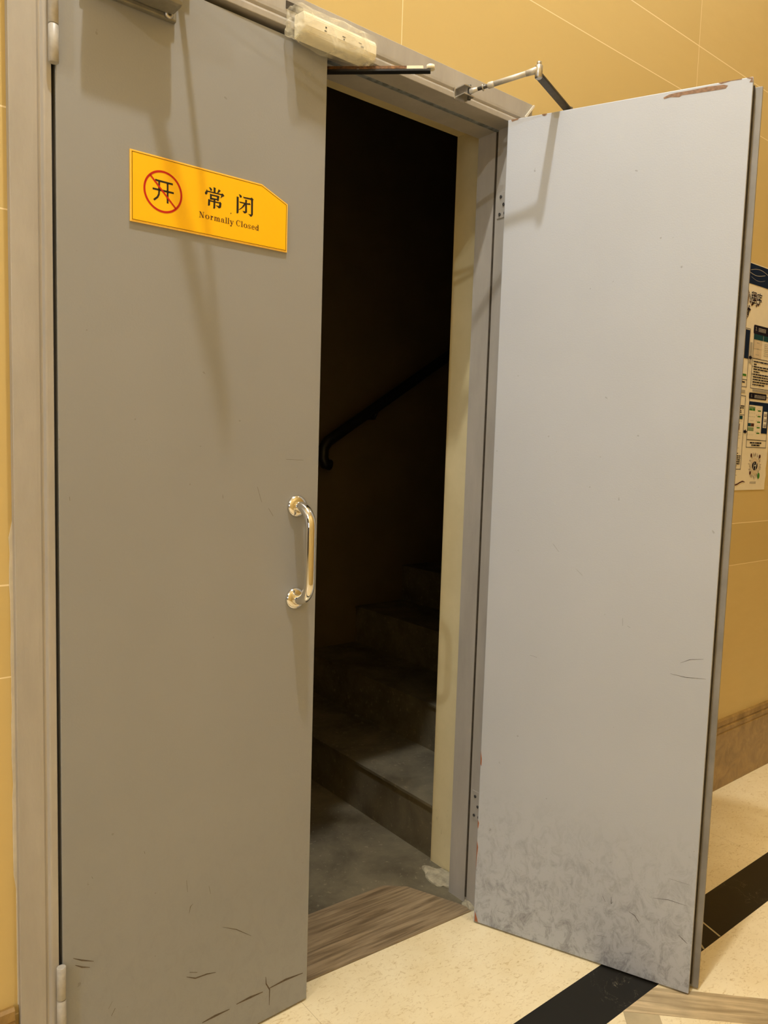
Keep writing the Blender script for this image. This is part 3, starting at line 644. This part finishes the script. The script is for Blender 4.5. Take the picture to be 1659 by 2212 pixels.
# ------------------------------------------------------------------ stairs and handrail
st = thing('staircase', (0.71, 0.965, 0), 0, 'bare concrete staircase rising to the right in the dark beyond the doorway', 'staircase')
x0, RUN, RISE = 0.71, 0.31, 0.192
for k in range(9):
    xa = k*RUN - 0.0
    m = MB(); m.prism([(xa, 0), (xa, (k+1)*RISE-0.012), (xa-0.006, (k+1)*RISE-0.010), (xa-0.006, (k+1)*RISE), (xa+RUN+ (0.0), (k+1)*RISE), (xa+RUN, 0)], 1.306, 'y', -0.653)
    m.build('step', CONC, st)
HR = plain('handrail_black', (0.012, 0.011, 0.010, 1), 0.45)
hr = thing('handrail', (1.08, 1.55, 0), 0, 'dark stair handrail climbing along the far stairwell wall with a down-turned end', 'handrail')
A0 = Vector((0.0, 0, 1.43)); D = Vector((0.31, 0, 0.192)).normalized()
pts = [A0 + Vector((0.015, 0, -0.115)), A0+Vector((-0.012, 0, -0.11)), A0 + Vector((-0.028, 0, -0.08)), A0+Vector((-0.026, 0, -0.035)), A0, A0 + D*0.06, A0+D*1.4, A0 + D*2.8]
MB().tube(pts, 0.027, 18).build('rail', HR, hr)
for k in (0.35, 1.35, 2.35):
    p = A0 + D*k; MB().tube([p + Vector((0, 0, -0.02)), p+Vector((0, 0.02, -0.06)), p + Vector((0, 0.069, -0.06))], 0.008, 10).build('bracket', HR, hr)

# ------------------------------------------------------------------ poster on the wall at the right
PAPER = plain('poster_paper', (0.80, 0.72, 0.56, 1), 0.75, spec=0.08, var=0.02)
NAVY = plain('poster_navy', (0.006, 0.016, 0.045, 1), 0.75, spec=0.08); TEAL = plain('poster_teal', (0.01, 0.06, 0.07, 1), 0.75, spec=0.08)
PBLK = plain('poster_black', (0.01, 0.008, 0.016, 1), 0.75, spec=0.08); PLINE = plain('poster_line', (0.015, 0.015, 0.03, 1), 0.75, spec=0.08)
PGRY = plain('poster_grey', (0.42, 0.38, 0.31, 1), 0.75, spec=0.08); PGRN = plain('poster_green', (0.05, 0.20, 0.03, 1), 0.75, spec=0.08); PWHT = plain('poster_white', (0.88, 0.84, 0.74, 1), 0.75, spec=0.08)
PBRN = plain('poster_brown', (0.09, 0.03, 0.02, 1), 0.75, spec=0.08); PTAN = plain('poster_tan', (0.68, 0.56, 0.40, 1), 0.75, spec=0.08); PGR2 = plain('poster_sage', (0.22, 0.30, 0.16, 1), 0.75, spec=0.08)
PX, PZ = 2.03, 1.278     # centre and foot of the sheet
po = thing('poster', (PX, 0.0185, PZ), 0, 'printed notice poster with a navy header and step-by-step panels on the beige wall', 'poster')
YP = -0.0018
def X(v): return v - PX
def Z(v): return v - PZ
# slightly buckled sheet
m = MB(); bm = m.bm; nx, nz = 24, 30; grid = []
for j in range(nz+1):
    row = []
    for i in range(nx+1):
        x = 1.73 + 0.598*i/nx; z = 1.279 + 0.918*j/nz; y = 0.0
        if i == nx and j in (0, 1, 3): x -= 0.006
        row.append(bm.verts.new((X(x), -0.0006, Z(z))))
    grid.append(row)
for j in range(nz):
    for i in range(nx): bm.faces.new((grid[j][i], grid[j][i+1], grid[j+1][i+1], grid[j+1][i]))
r = bmesh.ops.extrude_face_region(bm, geom=list(bm.faces))
for v in [e for e in r['geom'] if isinstance(e, bmesh.types.BMVert)]: v.co.y += 0.0005
bmesh.ops.recalc_face_normals(bm, faces=bm.faces)
m.build('sheet', PAPER, po)
def rects(name, mat, L, dy=0.0, **kw):
    whole = kw.pop('whole', False); m = MB(); o = None
    for (a, b, c, d) in L:
        m.flat([(X(a), Z(c)), (X(b), Z(c)), (X(b), Z(d)), (X(a), Z(d))], YP-dy)
        if not whole: o = m.build(name, mat, po, **kw); m = MB()
    return m.build(name, mat, po, **kw) if whole else o
def outline(m, a, b, c, d, t=0.0022):
    for q in ((a, b, c, c+t), (a, b, d-t, d), (a, a+t, c, d), (b-t, b, c, d)):
        m.flat([(X(q[0]), Z(q[2])), (X(q[1]), Z(q[2])), (X(q[1]), Z(q[3])), (X(q[0]), Z(q[3]))], YP)
hb_ = rects('header_band', NAVY, [(1.732, 2.326, 2.114, 2.193)])
m = MB()
def curve(m, f, a, b, wd, dy=0.0003, n=22):
    m.ribbon([(X(a+(b-a)*k/n), Z(f(a+(b-a)*k/n))) for k in range(n+1)], wd, YP-dy)
curve(m, lambda x: 2.160-0.009*math.sin((x-2.045)*24), 2.03, 2.19, 0.0022)
curve(m, lambda x: 2.166+0.012*math.sin((x-2.06)*20), 2.06, 2.30, 0.0020)
curve(m, lambda x: 2.142-0.010*math.sin((x-2.07)*26), 2.07, 2.19, 0.0010)
curve(m, lambda x: 2.160+0.012*math.sin((x-1.75)*14), 1.75, 2.03, 0.0020)
m.build('header_swirl', PGRY, po)
# title characters
def text(name, body, x, z, size, mat, dy, sx=1.0, shear=0.0, off=0.0):
    c = bpy.data.curves.new(name, 'FONT'); c.body = body; c.size = size; c.shear = shear; c.offset = off; c.resolution_u = 3
    t = bpy.data.objects.new(name+'_tmp', c); COL.objects.link(t)
    dg = bpy.context.evaluated_depsgraph_get(); dg.update(); me = bpy.data.meshes.new_from_object(t.evaluated_get(dg))
    bpy.data.objects.remove(t); bpy.data.curves.remove(c)
    for v in me.vertices: v.co = Vector((X(x) + v.co.x*sx, YP-dy, Z(z) + v.co.y))
    me.materials.clear(); me.materials.append(mat); me.name = name
    o = bpy.data.objects.new(name, me); COL.objects.link(o); o.parent = po; return o
# halo: maroon offset outline, white ring, black letters
text('title_shadow', '小程序', 2.028+0.004, 2.041-0.006, 0.052, PBRN, 0.0003, 0.92, 0.12, 0.0026)
text('title_halo', '小程序', 2.028, 2.043, 0.052, PWHT, 0.0006, 0.92, 0.12, 0.0022)
text('title', '小程序', 2.028, 2.043, 0.052, PBLK, 0.0009, 0.92, 0.12, 0.0003)
text('title_shadow', '动', 2.028+0.004, 1.979, 0.052, PBRN, 0.0003, 0.92, 0.2, 0.0035)
text('title_halo', '动', 2.028, 1.985, 0.052, PWHT, 0.0006, 0.92, 0.2, 0.0030)
text('title', '动', 2.028, 1.985, 0.052, PBLK, 0.0009, 0.92, 0.2, 0.0010)
# panels
m = MB()
outline(m, 1.76, 2.098, 1.7013, 1.9375); outline(m, 1.76, 2.098, 1.365, 1.667); outline(m, 2.130, 2.318, 1.7006, 1.93); outline(m, 2.130, 2.3065, 1.4565, 1.672)
for q in ((1.76, 2.098, 1.730, 1.7322), (2.130, 2.318, 1.8215, 1.8237), (1.76, 2.098, 1.588, 1.590), (2.130, 2.3065, 1.487, 1.4892)):
    m.flat([(X(q[0]), Z(q[2])), (X(q[1]), Z(q[2])), (X(q[1]), Z(q[3])), (X(q[0]), Z(q[3]))], YP)
m.build('panel_outline', PLINE, po)
rects('picture', NAVY, [(1.79, 2.094, 1.8165, 1.9315)])
rects('picture', NAVY, [(2.1325, 2.305, 1.633, 1.6475), (2.251, 2.3045, 1.518, 1.633)], label='phone screenshot with a dark background')
m = MB()
for (a, b, c, d) in ((2.124, 2.318, 1.922, 1.958), (2.124, 2.2775, 1.658, 1.6835)):
    r = 0.006; P = []
    for (qx, qz, s0) in ((b-r, d-r, 0), (a+r, d-r, 90), (a+r, c+r, 180), (b-r, c+r, 270)):
        for k in range(5): t = math.radians(s0+22.5*k); P.append((X(qx+r*math.cos(t)), Z(qz+r*math.sin(t))))
    m.flat(P, YP-0.0002)
    m.build('panel_heading', PBLK, po); m = MB()
text('heading_number', '2.', 2.138, 1.936, 0.020, PGRY, 0.0006); text('heading_number', '5.', 2.140, 1.665, 0.017, PGRY, 0.0006)
def lines(name, mat, rows, dy=0.0003, seed=1, **kw):
    random.seed(seed)
    for (a, b, z, hgt) in rows:
        x = a; L = []
        while x < b:
            wd = random.uniform(0.010, 0.032); e = min(x+wd, b)
            L.append((x, e, z, z+hgt)); x = e + random.uniform(0.002, 0.005)
        rects(name, mat, L, dy, whole=True, **kw)
def fine(name, mat, rows, dy=0.0006, seed=2):
    for (a, b, z, hgt) in rows:
        x = a; L = []
        while x < b:
            L.append((x, x+.0062, z+hgt*.4, z+hgt*.55)); L.append((x, x+.0062, z+hgt*.85, z+hgt)); L.append((x, x+.0062, z, z+hgt*.14)); L.append((x+.0024, x+.0038, z, z+hgt)); x += 0.0110
        rects(name, mat, L, dy, whole=True)
fine('heading_text', PWHT, [(2.166, 2.232, 1.934, 0.014), (2.172, 2.262, 1.663, 0.0125)])
rects('table_head', TEAL, [(2.1325, 2.211, 1.900, 1.922), (2.2145, 2.316, 1.900, 1.922)])
rects('table_cells', PTAN, [(2.1325, 2.205, 1.825, 1.862), (2.1325, 2.205, 1.864, 1.898)])
lines('small_text', PGRY, [(2.158, 2.182, 1.886, .003), (2.158, 2.178, 1.862, .003), (2.155, 2.180, 1.838, .003)] + [(2.225, 2.31, 1.888-.008*k, .0022) for k in range(7)], seed=3)
lines('instruction_text', PBLK, [(2.145, 2.31, 1.8085, .0050), (2.145, 2.170, 1.7975, .0045), (2.145, 2.31, 1.7875, .0048), (2.145, 2.31, 1.7775, .0048), (2.147, 2.200, 1.7670, .0045),
      (2.145, 2.31, 1.7565, .0050), (2.145, 2.31, 1.7460, .0050), (2.145, 2.31, 1.7355, .0050), (2.145, 2.31, 1.7250, .0050), (2.145, 2.25, 1.7145, .0050)], seed=4)
rects('numbers', PBLK, [(2.1385, 2.1405, 1.808, 1.814), (2.1375, 2.1405, 1.787, 1.793), (2.1365, 2.1405, 1.756, 1.762)])
rects('green_button', PGRN, [(2.050, 2.088, 1.746, 1.7545)])
lines('caption_text', PBLK, [(1.80, 2.080, 1.7185, .0055), (1.79, 2.09, 1.622, .005), (1.79, 2.065, 1.612, .004), (1.79, 2.068, 1.604, .004), (1.79, 2.088, 1.6135+.001, .004), (1.79, 2.07, 1.597, .004),
      (1.79, 2.066, 1.4290, .004), (1.79, 2.088, 1.4180, .0045), (1.79, 2.088, 1.4100, .0045), (1.79, 2.086, 1.4020, .0045), (1.79, 2.088, 1.3940, .0045), (1.79, 2.086, 1.3860, .0045), (1.79, 2.060, 1.3780, .0045)], seed=5)
rects('teal_label', TEAL, [(1.86, 2.083, 1.571, 1.585)])
rects('dark_badge', PBRN, [(2.030, 2.063, 1.526, 1.552)])
lines('small_text', PGRY, [(1.80, 2.08, 1.561, .002), (1.80, 2.075, 1.492, .002), (2.04, 2.07, 1.452, .002), (2.055, 2.075, 1.505, .002), (2.06, 2.075, 1.515, .002)], seed=6)
# arrows between panels
m = MB()
for (x, z) in ((2.100, 1.8235), (2.100, 1.5215)):
    m.flat([(X(x), Z(z-.0055)), (X(x+.012), Z(z-.0055)), (X(x+.012), Z(z-.0105)), (X(x+.0275), Z(z)), (X(x+.012), Z(z+.0105)), (X(x+.012), Z(z+.0055)), (X(x), Z(z+.0055))], YP-.0003)
    m.build('arrow', PBLK, po); m = MB()
rects('grey_flash', PGRY, [(2.104, 2.122, 1.80, 1.885), (2.15, 2.30, 1.688, 1.698), (2.05, 2.088, 1.678, 1.690)], 0.0001)
# pictures in the fifth panel
rects('phone_screen', PAPER, [(2.1335, 2.250, 1.492, 1.632)], 0.0002)
rects('thumbnail', PGR2, [(2.1345, 2.185, 1.610, 1.627)], 0.0004); rects('thumbnail', PGRN, [(2.1345, 2.160, 1.610, 1.618), (2.165, 2.185, 1.610, 1.620)], 0.0006)
rects('thumbnail', TEAL, [(2.133, 2.157, 1.5445, 1.558)], 0.0004); rects('thumbnail', PBRN, [(2.158, 2.185, 1.5445, 1.558)], 0.0004); rects('thumbnail', PGR2, [(2.133, 2.183, 1.5255, 1.5415)], 0.0004)
rects('icon_row', PGRY, [(2.138+.014*k, 2.140+.014*k, 1.596, 1.604) for k in range(4)] + [(2.136+.014*k, 2.141+.014*k, 1.583, 1.587) for k in range(4)] + [(2.148, 2.178, 1.5685, 1.5700)] + [(2.137+.014*k, 2.139+.014*k, 1.507, 1.514) for k in range(4)], 0.0004)
rects('button', PGRN, [(2.210+0.0*k, 2.237, 1.6085-.0233*k, 1.6140-.0233*k) for k in range(5)], 0.0004)
rects('button_caption', PGRY, [(2.210, 2.224, 1.6185-.0233*k, 1.6200-.0233*k) for k in range(5)] + [(2.201, 2.204, 1.612-.0233*k, 1.619-.0233*k) for k in range(5)], 0.0004)
rects('popup', PWHT, [(2.2635, 2.2955, 1.5425, 1.6105)], 0.0004)
rects('popup_mark', PBRN, [(a, a+.003, z, z+.010) for a in (2.270, 2.276, 2.283, 2.288) for z in (1.548, 1.570, 1.592)] + [(2.268, 2.291, z-.002, z) for z in (1.548, 1.570, 1.592)], 0.0007, whole=True)
lines('panel_caption', PBLK, [(2.160, 2.262, 1.4740, .0060), (2.176, 2.250, 1.4640, .0060)], seed=9)
# round emblem with radiating strokes
m = MB(); ec = (2.2175, 1.3805)
random.seed(21)
for k in range(46):
    a = 2*math.pi*k/46 + random.uniform(-.03, .03); r0 = 0.037 + random.uniform(0, .004); r1 = r0 + random.uniform(.006, .021)
    if random.random() < .85: m.ribbon([(X(ec[0]+r0*math.cos(a)), Z(ec[1]+r0*math.sin(a))), (X(ec[0]+(r0+r1)/2*math.cos(a)), Z(ec[1]+(r0+r1)/2*math.sin(a))), (X(ec[0]+r1*math.cos(a)), Z(ec[1]+r1*math.sin(a)))], 0.0022, YP-.0003)
for (dx, dz) in ((-.036, .044), (.040, .040), (-.036, -.030)):
    m.flat([(X(ec[0]+dx+.0075*math.cos(t/10*6.2832)), Z(ec[1]+dz+.0085*math.sin(t/10*6.2832))) for t in range(10)], YP-.0004)
m.build('emblem_rays', PBRN, po)
def disc(name, mat, c, rx, rz, dy):
    m = MB(); m.flat([(X(c[0]+rx*math.cos(t/36*6.28319)), Z(c[1]+rz*math.sin(t/36*6.28319))) for t in range(36)], YP-dy); return m.build(name, mat, po)
disc('emblem_ring', PTAN, ec, 0.035, 0.034, 0.0003); disc('emblem_disc', PBLK, ec, 0.0245, 0.0185, 0.0006); disc('green_oval', PGRN, (2.2575, 1.3385), 0.0105, 0.0130, 0.0006)
m = MB()
m.ribbon([(X(2.204), Z(1.366)), (X(2.211), Z(1.395))], .0030, YP-.0009, False); m.ribbon([(X(2.223), Z(1.365)), (X(2.231), Z(1.396))], .0036, YP-.0009, False); m.ribbon([(X(2.214), Z(1.3805)), (X(2.226), Z(1.3830))], .0034, YP-.0009, False)
m.build('emblem_letter', PWHT, po)
fine('caption_characters', PBLK, [(2.186, 2.240, 1.305, 0.0085)], 0.0003)
# brown swoosh at the lower left
m = MB(); m.ribbon([(X(x), Z(z)) for x, z in ((1.98, 1.305), (2.02, 1.300), (2.05, 1.2995), (2.075, 1.303), (2.10, 1.311), (2.12, 1.3155), (2.142, 1.3125))], .0055, YP-.0003)
m.build('swoosh', PBRN, po); m = MB(); m.ribbon([(X(x), Z(z)) for x, z in ((2.00, 1.342), (2.04, 1.343), (2.068, 1.341))], .0028, YP-.0003)
m.build('swoosh', PBRN, po)
